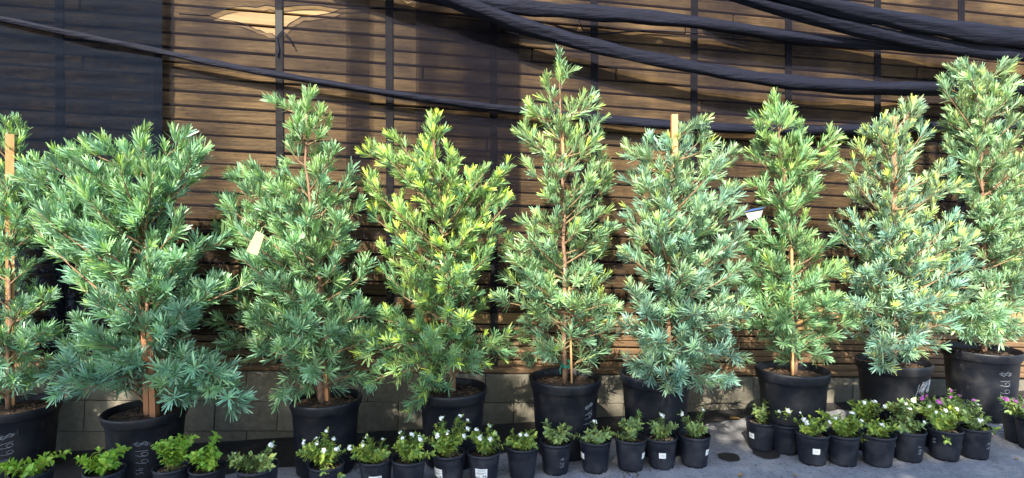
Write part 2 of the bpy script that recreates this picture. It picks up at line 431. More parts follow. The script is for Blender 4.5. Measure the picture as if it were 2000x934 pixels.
# hems and rolled-up netting hung in front
def roll(name, pts, rad, d, label, squash=1.0, cat='netting roll'):
    P = []; n = len(pts)
    xs = np.linspace(pts[0][0], pts[-1][0], max(24, int(abs(pts[-1][0] - pts[0][0]) / 22)))
    # smooth interpolation through the control points
    from_x = [p[0] for p in pts]; from_y = [p[1] for p in pts]
    ys = np.interp(xs, from_x, from_y); ker = np.ones(5) / 5
    yp = np.convolve(np.pad(ys, 2, mode='edge'), ker, 'valid')
    yp[:2] = ys[:2]; yp[-2:] = ys[-2:]
    P = [on_wall(x, y, d + .01 * math.sin(x * .01)) for x, y in zip(xs, yp)]
    rr = [(interp(rad, x) if isinstance(rad, list) else rad) * .70 * (1 + .07 * math.sin(x * .05) + .05 * math.sin(x * .017)) / F * P[i].y for i, x in enumerate(xs)]
    v, f = tube(P, rr, 20, True, 0)
    for i in range(len(P)):
        for k in range(20):
            a = 2 * math.pi * k / 20; tw = i * .16
            g = 1 + .10 * math.sin(3 * a + tw) + .07 * math.sin(7 * a - tw * 1.7 + 1) + .04 * math.sin(i * 1.3 + 2 * a) + random.uniform(-.03, .03)
            v[i * 20 + k] = P[i] + (v[i * 20 + k] - P[i]) * g
    o = link(name, mesh(name, v, f, True), M['roll']); tag(o, label, cat); return o
roll('netting_hem', HEM1, [(-260, 8), (300, 8), (545, 9), (900, 10), (1200, 12), (1560, 14), (2250, 14)], .095, 'long thin black hem of rolled netting sagging across the whole fence', cat='netting hem')
roll('netting_roll', [(780, -40), (870, -6), (940, 20), (1000, 44), (1080, 68), (1170, 93), (1260, 113), (1350, 131), (1450, 150), (1545, 162), (1650, 170), (1760, 173), (1870, 173), (2000, 168), (2260, 150)],
     [(780, 20), (1000, 22), (1200, 17), (1400, 17), (1600, 19), (2250, 20)], .19, 'thick bluish black roll of netting sagging from top centre to right')
roll('netting_roll', [(620, -75), (760, -28), (900, 2), (1000, 14), (1170, 27), (1360, 44), (1450, 57), (1550, 74), (1650, 84), (1760, 92), (1900, 102)], [(760, 22), (1200, 19), (1500, 16), (1760, 12)], .15, 'flat dark roll of netting above and behind the sagging roll')
roll('netting_roll', [(1380, -30), (1450, -2), (1540, 22), (1640, 48), (1720, 68), (1800, 82), (1900, 98), (2000, 108), (2250, 120)], [(1380, 15), (1640, 18), (2000, 20), (2250, 20)], .24, 'rolled netting below the topmost roll at upper right with pale top edge')
roll('netting_roll', [(1440, -40), (1530, -10), (1620, 14), (1720, 33), (1820, 52), (1920, 68), (2000, 76), (2250, 95)], [(1440, 17), (1700, 22), (2000, 25), (2250, 25)], .30, 'topmost thick roll of netting at upper right corner catching sunlight')

# ------------------------------------------------------------------ handwriting and pots
STROKES = {'$': [[(.9, .8), (.7, .95), (.3, .95), (.1, .75), (.3, .55), (.7, .45), (.9, .25), (.7, .05), (.3, .05), (.05, .2)], [(.4, 1.15), (.35, -.15)], [(.65, 1.15), (.6, -.15)]],
           '1': [[(.45, 1), (.5, 0)]],
           '9': [[(.85, .75), (.6, 1), (.25, .92), (.15, .65), (.35, .45), (.7, .55), (.85, .8), (.8, .4), (.65, .0)]],
           '6': [[(.75, .95), (.4, .75), (.15, .3), (.35, .02), (.7, .08), (.8, .35), (.55, .5), (.2, .3)]],
           '0': [[(.5, 1), (.2, .7), (.2, .3), (.5, 0), (.8, .3), (.8, .7), (.5, 1)]],
           '5': [[(.8, 1), (.3, 1), (.25, .6), (.6, .6), (.8, .3), (.6, .02), (.2, .05)]],
           '.': [[(.3, .05), (.4, .0)]], '7': [[(.1, 1), (.85, 1), (.4, 0)]],
           '/': [[(.8, 1.1), (.2, -.2)]], '4': [[(.3, 1), (.2, .45), (.85, .45)], [(.65, .8), (.6, 0)]],
           '~': [[(.0, .2), (.5, 1), (.2, .1), (.8, .9), (.5, .0), (1.0, .8), (.7, .1), (1.3, 1.0), (.3, .6), (1.2, .3), (.2, .9), (1.4, .7), (.4, .2), (1.5, .9), (.8, .4), (.1, .5)]]}
def write_on_pot(txt, prof_r, phi, z, size, parent, vertical=True, slant=0, thick=.0008, small_after=99):
    """pen strokes wrapped on the pot wall; vertical: the line of writing runs down the pot"""
    mb = MB(); adv = 0
    for i, ch in enumerate(txt):
        sc = size * (.55 if i >= small_after else 1.0)
        for st in STROKES.get(ch, []):
            P = []
            dense = []
            for a, b in zip(st[:-1], st[1:]):
                for k in range(4): dense.append((a[0] + (b[0] - a[0]) * k / 4, a[1] + (b[1] - a[1]) * k / 4))
            dense.append(st[-1])
            for (tx, ty) in dense:
                u, w_ = adv + tx * .62 * sc + slant * ty * sc, ty * sc
                du, dz = (w_, -u) if vertical else (u, w_)
                zz = z + dz; r = prof_r(zz) + .0008; ph = phi + du / r
                P.append((r * math.cos(ph), r * math.sin(ph), zz))
            if len(P) > 1: mb.tube(P, thick, 4)
        adv += (.35 if ch in '.1' else .78) * sc
    mb.build('price_writing', M['ink'], parent)

def sticker(prof_r, phi, z, wd, ht, parent, lines=True):
    n = 6; mb = MB(); r = prof_r(z) 
    V = []
    for k in range(n + 1):
        ph = phi + (k / n - .5) * wd / r
        for zz in (z - ht / 2, z + ht / 2):
            q = prof_r(zz) + .0012; V.append((q * math.cos(ph), q * math.sin(ph), zz))
    mb.add(V, [(2 * k, 2 * k + 2, 2 * k + 3, 2 * k + 1) for k in range(n)])
    o = mb.build('label_sticker', M['paper'], parent)
    pr = MB()
    def bar(a0, a1, z0, z1):
        V = []
        for k in range(4):
            ph = phi + (a0 + (a1 - a0) * k / 3) * wd / r
            for zz in (z0, z1):
                q = prof_r(zz) + .0020; V.append((q * math.cos(ph), q * math.sin(ph), zz))
        pr.add(V, [(2 * k, 2 * k + 2, 2 * k + 3, 2 * k + 1) for k in range(3)])
    rows = [(-.40, .40, .34), (-.30, .28, .22), (-.42, .42, .06), (-.42, .36, -.03), (-.42, .2, -.12)] if lines else [(-.2, .2, .1), (-.15, .3, -.1)]
    for a0, a1, zz in rows: bar(a0, a1, z + ht * (zz - .018), z + ht * (zz + .018))
    if lines:
        bar(.12, .22, z - ht * .42, z - ht * .24); bar(.27, .42, z - ht * .42, z - ht * .24)
        bar(-.42, -.1, z - ht * .38, z - ht * .33)
    pr.build('printed_text', M['print'], o)
    return o

def smooth_wave_disc(r, z, name, material, parent, amp=.008, mound=.012):
    v = [(0, 0, z + mound)]; f = []; nr, na = 6, 28
    for i in range(1, nr + 1):
        for k in range(na):
            a = 2 * math.pi * k / na; q = r * i / nr
            v.append((q * math.cos(a), q * math.sin(a), z + mound * (1 - (i / nr) ** 2) + random.uniform(-amp, amp) * (1 if i < nr else .3)))
    for k in range(na): f.append((0, 1 + k, 1 + (k + 1) % na))
    for i in range(nr - 1):
        for k in range(na):
            a = 1 + i * na + k; b = 1 + i * na + (k + 1) % na; f.append((a, a + na, b + na, b))
    return link(name, mesh(name, v, f, True), material, parent)

def chips(r, z, n, size, parent, material, mound=.012):
    mb = MB()
    for _ in range(n):
        q = r * math.sqrt(random.random()) * .96; a = random.uniform(0, 6.28)
        rot = Matrix.Rotation(random.uniform(0, 6.28), 3, 'Z') @ Matrix.Rotation(random.uniform(-.6, .6), 3, 'X')
        s = size * random.uniform(.5, 1.3)
        mb.box((q * math.cos(a), q * math.sin(a), z + mound * (1 - (q / r) ** 2) + .004), (s, s * .35, s * .22), rot)
    tag(mb.build('bark_chips', material, parent), kind='stuff')

BIG_H = .47
def big_r(z): return .176 + (.203 - .176) * z / .42
def make_big_pot_mesh(D):
    k = D / .445
    prof = [(.0, .004), (.168, .004), (.176, .012), (big_r(.10), .10), (big_r(.28), .28), (big_r(.375), .375), (.2025, .378), (.2035, .405), (.2105, .408), (.2135, .414), (.2195, .438), (.2235, .458), (.2230, .466), (.2195, .4695), (.214, .470), (.210, .464), (.204, .43), (.198, .36)]
    v, f = lathe([(r * k, z) for r, z in prof], 64, wob=.004)
    return mesh('pot', v, f, True)
SMALL_H = .168
def small_r(z): return .067 + (.0835 - .067) * z / .15
small_prof = [(.0, .006), (.062, .006), (.066, .0), (.0675, .012), (small_r(.07), .07), (small_r(.118), .118), (.0818, .121), (.0825, .145), (.0832, .152), (.0875, .155), (.0885, .160), (.0880, .166), (.0850, .168), (.0822, .166), (.0805, .150), (.078, .135)]
sv, sf = lathe(small_prof, 48, .006)
small_pot_me = mesh('pot', sv, sf, True); small_pot_me.materials.append(M['pot_small'])

# ------------------------------------------------------------------ potted conifer-like trees (long blue green needle leaves)
def shoot_leaves(base, axis, length, n, Lm, tip_young, acc, open_=1.0, lift=0.):
    axis = nrm(axis[None])[0]; Lm = Lm * .97
    ref = np.array([0, 0, 1.]) if abs(axis[2]) < .9 else np.array([1., 0, 0])
    e1 = nrm(np.cross(axis, ref)[None])[0]; e2 = np.cross(axis, e1)
    t = np.sort(rng.uniform(0.0, 1.0, n)) ** .85
    ph = np.arange(n) * 2.39996 + rng.uniform(0, 6.28) + rng.normal(0, .25, n)
    ang = (R(62) - R(42) * t) * open_ + rng.normal(0, .12, n)
    rad = np.cos(ph)[:, None] * e1 + np.sin(ph)[:, None] * e2
    D = axis * np.cos(ang)[:, None] + rad * np.sin(ang)[:, None]
    D = nrm(D + np.array([0, 0, .14]))
    Nn = nrm(axis - D * (D @ axis)[:, None])
    O = base + axis * (t * length)[:, None]
    L = Lm * rng.uniform(.62, 1.2, n) * (1 - .35 * np.clip((t - .75) / .25, 0, 1) * rng.uniform(.3, 1, n))
    ty = np.clip((t - (1 - tip_young * .55)) * 5, 0, 1) * min(1, tip_young * 1.5) if tip_young > 0 else np.zeros(n)
    ty = np.clip(ty + max(0, rng.normal(.05 + .22 * lift, .14)) + rng.normal(.03, .06, n), 0, 1)  # lift: higher shoots yellower, a sunlit look put into the leaf colour
    sh = np.clip(rng.normal(.5, .22) + rng.normal(0, .14, n), 0, 1)
    acc.append((O, D, Nn, L, L * rng.uniform(.074, .104, n), ty, sh))

def bez(p0, p1, p2, n):
    t = np.linspace(0, 1, n)[:, None]
    return (1 - t) ** 2 * p0 + 2 * t * (1 - t) * p1 + t ** 2 * p2

def spread_tips(outline, n, hw, hR):
    """tips spread evenly inside the crown's outline (rows: photo y, left x, right x)"""
    ys = [o[0] for o in outline]; xl = [o[1] for o in outline]; xr = [o[2] for o in outline]
    wts = np.interp(np.arange(ys[0], ys[-1]), ys, [b - a for a, b in zip(xl, xr)]); cdf = np.cumsum(wts) / wts.sum()
    out = []
    for i in range(n):
        best = None; bd = -1
        for c in range(10):
            y = ys[0] + np.searchsorted(cdf, rng.random()); a, b = np.interp(y, ys, xl), np.interp(y, ys, xr)
            rel = rng.uniform(-1, 1); rel = math.copysign(abs(rel) ** .8, rel)
            x = (a + b) / 2 + rel * (b - a) / 2
            dep = rng.uniform(-1, 1) * math.sqrt(max(.05, 1 - rel * rel)) * min(hR, (b - a) / 2)
            q = (x, y, dep)
            d = min([(q[0] - o[0]) ** 2 + (q[1] - o[1]) ** 2 + .7 * (q[2] - o[2]) ** 2 for o in out] or [1e9])
            if d > bd: best, bd = q, d
        out.append(best)
    return out

def potted_tree(cx, rim_y, D, trunk_px, outline, extra, material, label, n_br=62, leaf=.070, young=.3, young_p=.5, stakes=(), writing=None, ties=(), seed=1, droop=1.0, dens=1.0, trunk_r=.015, pot_h=BIG_H, sunk=.425):
    global rng
    rng = np.random.default_rng(seed); random.seed(seed)
    u = (cx - 1000) / F; Y = (HC - pot_h) / ((rim_y - HZ) / F + GS * u)
    X = u * Y; gz = ground_z(X); base = Vector((X, Y, gz))
    root = empty('potted_tree', base, label, 'potted tree', 'row of potted trees along the fence')
    pot = link('pot', make_big_pot_mesh(D), M['pot'], root); pot.rotation_euler = (random.uniform(-.01, .01), random.uniform(-.012, .012), random.uniform(0, 6))
    pot.scale.z = pot_h / BIG_H; sunk *= pot_h / BIG_H
    k = D / .445
    smooth_wave_disc(.198 * k, sunk, 'soil', M['soil'], root); chips(.19 * k, sunk, 130, .022, root, M['chip'])
    def loc(px, py, dy=0):      # photo point at the trunk's distance (+dy) in the tree's own frame
        p = at(px, py, Y + dy) - base; return np.array(p)
    # trunk
    tp = [loc(*q) for q in trunk_px]; tp[0][2] = sunk - .03
    ts = np.array(tp); zz = np.linspace(ts[0, 2], ts[-1, 2], 16)
    order = np.argsort(ts[:, 2]); tc = np.stack([np.interp(zz, ts[order, 2], ts[order, i]) for i in range(3)], 1)
    tc[1:-1, :2] += rng.normal(0, .004, (14, 2))
    v, f = tube(tc, list(np.linspace(trunk_r, .004, 16)), 9, True, .08); link('trunk', mesh('trunk', v, f, True), M['bark'], root)
    def trunk_at(z): return np.array([np.interp(z, zz, tc[:, 0]), np.interp(z, zz, tc[:, 1]), z])
    ztop = zz[-1]
    outline = [(y, cx + (a - cx) * 1.13 - 7, cx + (b - cx) * 1.13 + 7) for y, a, b in outline]
    tips = [(x, y, d / F * Y * .85, 0) for x, y, d in spread_tips(outline, int(n_br * 1.02), None, 120)]
    tips += [(x, y, d, 1) for x, y, d in extra]
    tips.append((trunk_px[-1][0], trunk_px[-1][1], 0, 2))
    for (px, py, dy, ex) in tips:
        tip = loc(px, py, dy); hd = math.hypot(tip[0] - trunk_at(min(tip[2], ztop))[0], tip[1])
        hrel = (tip[2] - sunk) / max(.2, ztop - sunk)
        opn = 1.05 - .38 * min(1, max(0, (hrel - .15) / .5))
        rise = (.15 + .95 * max(0, hrel)) * hd * droop
        if ex == 1: rise = -.1 * hd if hrel < .2 else .3 * hd
        za = float(np.clip(tip[2] - rise - .03, sunk + .05, ztop - .03))
        if ex == 2: za = ztop - .16
        a = trunk_at(za)
        mid = (a + tip) / 2 + np.array([0, 0, -.10 * hd if hrel > .3 else .16 * hd]) + rng.normal(0, .014, 3)
        n = 9; P = bez(a, mid, tip, n); ln = float(np.linalg.norm(np.diff(P, axis=0), axis=1).sum())
        br = MB(); br.tube(P, list(np.linspace(min(.009, .0035 + .009 * ln), .0022, n)), 6)
        acc = []
        tan = nrm(np.gradient(P, axis=0))
        def young_here():
            return (young * rng.uniform(.6, 1.4)) if rng.random() < young_p * (.45 + .9 * min(1, max(0, hrel))) else 0
        # the end of the branch
        end_axis = tan[-1] + np.array([0, 0, .35 if hrel > .15 else -.05])
        shoot_leaves(P[-1] - nrm(tan[-1][None])[0] * .085, end_axis, .10, int(40 * dens), leaf, young_here(), acc, opn, min(1, max(0, hrel)))
        # side shoots along the outer part
        start = max(.0, 1 - .50 / max(ln, .05)) if ln > .5 else .12
        m = max(2, int(round((1 - start) * ln / .037 * dens)))
        for s in np.linspace(start, .93, m):
            i = s * (n - 1); i0 = min(int(i), n - 2); q = P[i0] + (P[i0 + 1] - P[i0]) * (i - i0); tg = tan[i0]
            side = nrm(np.cross(tg, rng.normal(0, 1, 3))[None])[0]
            ax = tg * .65 + side * .85 + np.array([0, 0, (.62 if hrel > .25 else .35) if hrel > .12 else .12]); ax = nrm(ax[None])[0]
            sl = rng.uniform(.05, .12) * (1.1 - .35 * s)
            br.tube([q, q + ax * sl * .5, q + ax * sl], [.0026, .0022, .0016], 4)
            shoot_leaves(q + ax * sl * .25, ax, sl * .8, int(rng.integers(23, 32)), leaf * rng.uniform(.85, 1.05), young_here(), acc, opn, min(1, max(0, hrel)))
        b = br.build('branch', M['twig'], root, True)
        A = [np.concatenate([z_[i] for z_ in acc]) for i in range(7)]
        fo = link('foliage', leaves_mesh('foliage', *A, curl=.10), material, b); tag(fo, kind='stuff')
    for st in stakes:
        (x0, y0, x1, y1, wd, mk, dy) = st[:7]; lean = st[7] if len(st) > 7 else 0
        p0, p1 = loc(x0, y0, dy + lean), loc(x1, y1, dy); p0[2] = min(p0[2], sunk - .05) if st[1] > 640 else p0[2]
        mb = MB(); d = Vector(p1 - p0); q = d.to_track_quat('Z', 'Y').to_matrix()
        mb.box((p0 + p1) / 2, (wd, wd * .8, d.length), q); mb.build('stake', M[mk], root)
    for (px, py, wd) in ties:
        p = loc(px, py, -.02); mb = MB()
        ring = [Vector((p[0] + wd * math.cos(a), p[1] + .02 + (.035) * math.sin(a), p[2] + .012 * math.sin(a))) for a in np.linspace(0, 6.283, 16)]
        for h in (-.006, .0, .006): mb.tube([r_ + Vector((0, 0, h)) for r_ in ring], .0042, 6, False)
        mb.tube([Vector((p[0] - wd, p[1], p[2])), Vector((p[0] - wd - .012, p[1] - .01, p[2] - .03)), Vector((p[0] - wd - .008, p[1] - .012, p[2] - .055))], [.004, .004, .002], 5)
        mb.build('tie', M['tie'], root)
    if writing:
        for wr in writing:
            txt, phi, z, size = wr[:4]; kw = wr[4] if len(wr) > 4 else {}
            write_on_pot(txt, lambda q: big_r(q) * k, R(phi), z, size, pot, **kw)
        pot.rotation_euler = (0, 0, 0)
    return root, loc

def outl(*rows): return list(rows)
LM = {}
def lm(key, old, young, **kw):
    old = (old[0] * .94, old[1] * 1.04, old[2] * 1.22)
    LM[key] = leaf_material('needle_leaves_' + key, old, young, **kw); return LM[key]
BLUE = (.175, .305, .205); GREEN = (.150, .275, .140); LIME = (.44, .58, .12)
T = []
T.append(potted_tree(30, 790, .45, [(16, 780), (20, 500), (16, 250)],
    outl((262, -25, 45), (300, -30, 55), (340, -40, 85), (400, -40, 85), (470, -40, 62), (550, -40, 95), (620, -50, 105), (700, -50, 100), (765, -45, 90)),
    [(-70, 700, -.1), (40, 255, 0)], lm('first', (.135, .250, .165), (.34, .50, .14)), 'potted tree cut off by the left edge of the picture', 52, .066, .45, .4,
    stakes=((20, 780, 19, 262, .040, 'stake', -.05, .13),), writing=(('$199.00', -68, .33, .058, dict(slant=-.25, small_after=4)),), ties=((26, 482, .032),), seed=3, pot_h=.40)[0])
T.append(potted_tree(285, 798, .43, [(290, 780), (287, 520), (275, 320)],
    outl((290, 130, 375), (330, 85, 385), (380, 75, 360), (430, 60, 365), (480, 120, 385), (530, 155, 410), (590, 145, 405), (650, 160, 385), (700, 140, 400), (745, 130, 415)),
    [(165, 292, -.05), (362, 272, -.05), (395, 318, -.02), (45, 345, -.05), (75, 432, -.1), (500, 545, .1), (440, 470, .1), (470, 790, -.25), (430, 740, -.25), (455, 760, -.2), (115, 715, -.25), (165, 765, -.3), (120, 760, -.28), (350, 775, -.2), (270, 270, 0), (215, 300, 0)],
    lm('second', BLUE, (.28, .42, .10)), 'broad spreading blue green potted tree with two stakes, second from left', 78, .082, .35, .35,
    stakes=((303, 790, 296, 640, .040, 'stake_dark', -.05), (290, 790, 283, 610, .036, 'stake_dark', -.02), (280, 640, 268, 480, .036, 'stake_dark', .06)),
    writing=(('$199.95', -72, .33, .060, dict(slant=.1, small_after=4)),), ties=((288, 688, .035),), seed=5, droop=.9, pot_h=.40)[0])
t2, loc2 = potted_tree(636, 776, .41, [(628, 770), (622, 500), (598, 330), (600, 200)],
    outl((215, 555, 625), (255, 535, 632), (300, 545, 648), (345, 470, 680), (400, 455, 690), (450, 455, 700), (500, 470, 705), (560, 530, 715), (620, 500, 720), (680, 510, 710), (735, 545, 690)),
    [(540, 205, 0), (598, 200, 0), (640, 262, 0), (450, 345, .1), (428, 395, .2), (425, 450, .25), (430, 560, .3), (425, 630, .25), (440, 680, .1), (545, 770, -.25), (700, 650, 0)],
    lm('third', (.175, .300, .170), (.30, .42, .10)), 'twin topped potted tree carrying a yellow hanging tag, third from left', 74, .070, .3, .4,
    stakes=((640, 770, 618, 420, .034, 'stake_dark', .03),), seed=8, trunk_r=.019, pot_h=.42)
T.append(t2)
T.append(potted_tree(884, 756, .415, [(880, 750), (872, 500), (850, 330), (848, 245)],
    outl((255, 815, 880), (290, 740, 885), (335, 730, 960), (400, 735, 980), (450, 735, 975), (500, 745, 960), (560, 765, 935), (600, 770, 945), (650, 735, 970), (700, 740, 960), (730, 790, 920)),
    [(715, 300, .1), (745, 300, .05), (995, 340, 0), (985, 385, .05), (1015, 655, .1), (1000, 690, .1), (705, 665, -.15), (705, 700, -.2), (800, 785, -.25), (830, 765, -.25), (850, 248, 0), (725, 745, -.2)],
    lm('fourth', (.150, .275, .135), (.48, .60, .11)), 'lime tipped bushy potted tree with wide branches, fourth from left', 76, .062, .6, .5,
    stakes=((888, 745, 884, 560, .016, 'stake_dark', .03),), seed=13, pot_h=.44)[0])
T.append(potted_tree(1104, 735, .445, [(1103, 728), (1104, 560), (1098, 330), (1093, 138)],
    outl((150, 1080, 1108), (195, 1050, 1150), (250, 1030, 1165), (300, 1040, 1160), (350, 1040, 1180), (400, 1060, 1175), (450, 1015, 1180), (500, 995, 1180), (550, 1005, 1170), (600, 1000, 1185), (640, 1040, 1190), (690, 1045, 1175)),
    [(1093, 136, 0), (1035, 215, 0), (1155, 205, 0), (1025, 275, 0), (1172, 275, 0), (1190, 350, 0), (968, 590, -.05), (985, 500, 0), (1205, 610, 0), (1030, 690, -.1), (1190, 460, 0)],
    lm('fifth', (.190, .310, .180), (.38, .47, .10)), 'tall pointed narrow potted tree in the middle, tallest of the row', 56, .068, .45, .45,
    stakes=((1117, 735, 1112, 560, .014, 'stake', -.03), (1100, 310, 1098, 255, .018, 'stake', -.02)),
    writing=(('$19///', -58, .34, .055, dict(slant=-.3)),), ties=((1106, 712, .028),), seed=21, dens=.95, trunk_r=.017, pot_h=.46)[0])
T.append(potted_tree(1280, 727, .44, [(1300, 720), (1306, 520), (1312, 330), (1330, 260)],
    outl((262, 1330, 1380), (295, 1235, 1390), (350, 1230, 1400), (400, 1235, 1430), (450, 1230, 1430), (500, 1235, 1425), (560, 1235, 1430), (620, 1225, 1445), (680, 1235, 1435), (715, 1245, 1420)),
    [(1268, 282, 0), (1225, 300, .05), (1365, 245, 0), (1390, 285, 0), (1445, 375, 0), (1450, 420, -.02), (1425, 740, -.2), (1380, 745, -.25), (1300, 755, -.3), (1270, 735, -.28), (1330, 735, -.3), (1415, 330, .25), (1430, 300, .3)],
    lm('sixth', (.190, .310, .225), (.36, .45, .12)), 'dense silvery blue potted tree with pale stake tip above its crown', 76, .070, .4, .35,
    stakes=((1306, 720, 1306, 500, .020, 'stake_dark', -.03), (1317, 330, 1317, 224, .036, 'stake', -.02)), ties=((1303, 667, .025),), seed=34)[0])
t6, loc6 = potted_tree(1548, 720, .43, [(1552, 712), (1545, 520), (1535, 380), (1515, 205)],
    outl((225, 1495, 1540), (265, 1480, 1560), (310, 1480, 1600), (360, 1490, 1600), (410, 1500, 1580), (445, 1490, 1575), (490, 1480, 1605), (540, 1480, 1615), (590, 1470, 1620), (640, 1485, 1620), (690, 1500, 1595)),
    [(1515, 203, 0), (1490, 235, 0), (1548, 240, 0), (1635, 270, .1), (1625, 310, .1), (1478, 290, 0), (1575, 310, 0), (1640, 530, 0), (1630, 590, 0), (1450, 470, .1), (1445, 560, .1), (1660, 640, .05), (1455, 650, .05)],
    lm('seventh', (.175, .300, .150), (.36, .47, .10)), 'loose layered potted tree with blue and white tag, third from right', 56, .068, .35, .4,
    stakes=((1548, 712, 1546, 480, .014, 'stake', -.04),), seed=55, dens=.95)
T.append(t6)
T.append(potted_tree(1744, 703, .43, [(1748, 695), (1745, 520), (1742, 350), (1745, 260), (1782, 215)],
    outl((235, 1725, 1795), (280, 1685, 1805), (335, 1665, 1840), (395, 1675, 1840), (450, 1655, 1870), (500, 1665, 1880), (560, 1665, 1865), (600, 1650, 1870), (650, 1665, 1845), (690, 1695, 1795)),
    [(1785, 205, 0), (1800, 225, 0), (1740, 245, 0), (1690, 260, 0), (1860, 335, -.05), (1870, 365, -.05), (1905, 470, -.1), (1895, 500, -.1), (1885, 560, -.15), (1895, 590, -.15), (1630, 450, .1), (1630, 540, .1), (1715, 715, -.3), (1635, 610, 0), (1780, 690, -.2), (1650, 330, 0)],
    lm('eighth', (.165, .285, .215), (.50, .57, .16)), 'dense blue green potted tree with scribbled out price on its pot', 78, .062, .6, .38,
    stakes=((1746, 690, 1746, 228, .024, 'stake_dark', .02),), writing=(('~~', -84, .30, .085, dict(vertical=False, slant=.35, thick=.0008)), ('//', -90, .285, .07, dict(vertical=False, thick=.0008))), seed=89)[0])
T.append(potted_tree(1916, 680, .46, [(1922, 675), (1922, 450), (1915, 300), (1920, 150)],
    outl((135, 1865, 1965), (175, 1850, 1975), (225, 1860, 1980), (280, 1860, 2000), (340, 1870, 2020), (400, 1875, 2040), (450, 1905, 2050), (500, 1900, 2040), (560, 1900, 2030), (610, 1890, 2000), (650, 1890, 1985)),
    [(1880, 128, .1), (1960, 128, 0), (1975, 165, 0), (1838, 165, 0), (1990, 205, 0), (1850, 240, 0), (1985, 330, 0), (1960, 400, -.2), (1980, 420, -.2), (1940, 440, -.15), (1870, 640, -.2), (1985, 640, -.2), (1900, 620, -.25), (1940, 625, -.25), (1960, 620, -.2), (1925, 600, -.2), (1850, 300, .1), (2060, 330, 0), (1885, 655, -.2), (1930, 652, -.26), (1968, 655, -.2), (1908, 635, -.24), (1950, 640, -.24), (1870, 615, -.1)],
    lm('ninth', (.180, .300, .180), (.44, .52, .20)), 'tall open potted tree in the rightmost large pot', 60, .070, .45, .35,
    writing=(('$199.99', -100, .36, .062, dict()),), seed=144, trunk_r=.018, dens=.95)[0])

M['dead'] = leaf_material('dead_brown_leaves', (.20, .075, .045), (.28, .14, .08), .1, .7, .4)
t4 = T[4]; acc = []; rng = np.random.default_rng(2)
dp = np.array(at(1110, 611, t4.location.y - .05) - t4.location)
shoot_leaves(dp, np.array([.05, -1., .25]), .03, 24, .062, 0, acc, 1.25)
tag(link('dead_shoot', leaves_mesh('dead_shoot', *[np.concatenate([z_[i] for z_ in acc]) for i in range(7)], curl=.1), M['dead'], t4), 'dry brown tuft of dead leaves against the trunk')

# hanging plant tags on two of the trees
def card(name, poly, Y, dz_out, material, label, print_rows, fold=None):
    P = [at(x, y, Y) for x, y in poly]; c = sum(P, Vector()) / len(P)
    n = (P[1] - P[0]).cross(P[2] - P[0]).normalized(); n = n if n.y < 0 else -n
    mb = MB(); q = [p - c for p in P]; k = len(q)
    mb.add([p + n * .0006 for p in q] + [p - n * .0006 for p in q], [tuple(range(k)), tuple(range(2 * k - 1, k - 1, -1))] + [(i, (i + 1) % k, k + (i + 1) % k, k + i) for i in range(k)])
    o = mb.build(name, material, None, loc=c); tag(o, label, 'plant tag')
    pr = MB()
    for t, a, b in print_rows:
        e0 = q[0].lerp(q[3], t); e1 = q[1].lerp(q[2], t); d = (q[3] - q[0]).normalized() * .0016
        s, e_ = e0.lerp(e1, a), e0.lerp(e1, b)
        pr.add([s + n * .0012, e_ + n * .0012, e_ + d + n * .0012, s + d + n * .0012], [(0, 1, 2, 3)])
    if print_rows: pr.build('printed_text', M['print'], o)
    return o
yt = card('plant_tag', [(501, 451), (516, 459), (503, 499), (481, 491)], 2.96, 0, M['paper_yellow'], 'faded yellow printed tag hanging from the twin topped tree', [(t, .12, b) for t, b in ((.12, .8), (.24, .7), (.34, .85), (.44, .75), (.56, .9), (.64, .6), (.76, .85), (.84, .7))])
yt_loop = MB(); yt_loop.tube([at(508, 455, 2.96) - yt.location, at(512, 445, 2.99) - yt.location, at(520, 440, 3.04) - yt.location], .0015, 5); yt_loop.build('tag_loop', M['paper_yellow'], yt)
bt = card('plant_tag', [(1456, 417), (1490, 411), (1486, 424), (1464, 432)], 3.14, 0, M['paper_dull'], 'small folded blue and white tag beside the loose layered tree', [(.3, .1, .8), (.5, .1, .7), (.7, .2, .8)])
q = [at(x, y, Y) - bt.location for x, y, Y in ((1454, 415, 3.14), (1489, 408, 3.14), (1496, 405, 3.23), (1468, 409, 3.23))]
mb = MB(); mb.add(q + [p + Vector((0, 0, .002)) for p in q], [(3, 2, 1, 0), (4, 5, 6, 7), (0, 1, 5, 4), (1, 2, 6, 5), (2, 3, 7, 6), (3, 0, 4, 7)]); mb.build('folded_flap', M['blue_card'], bt)

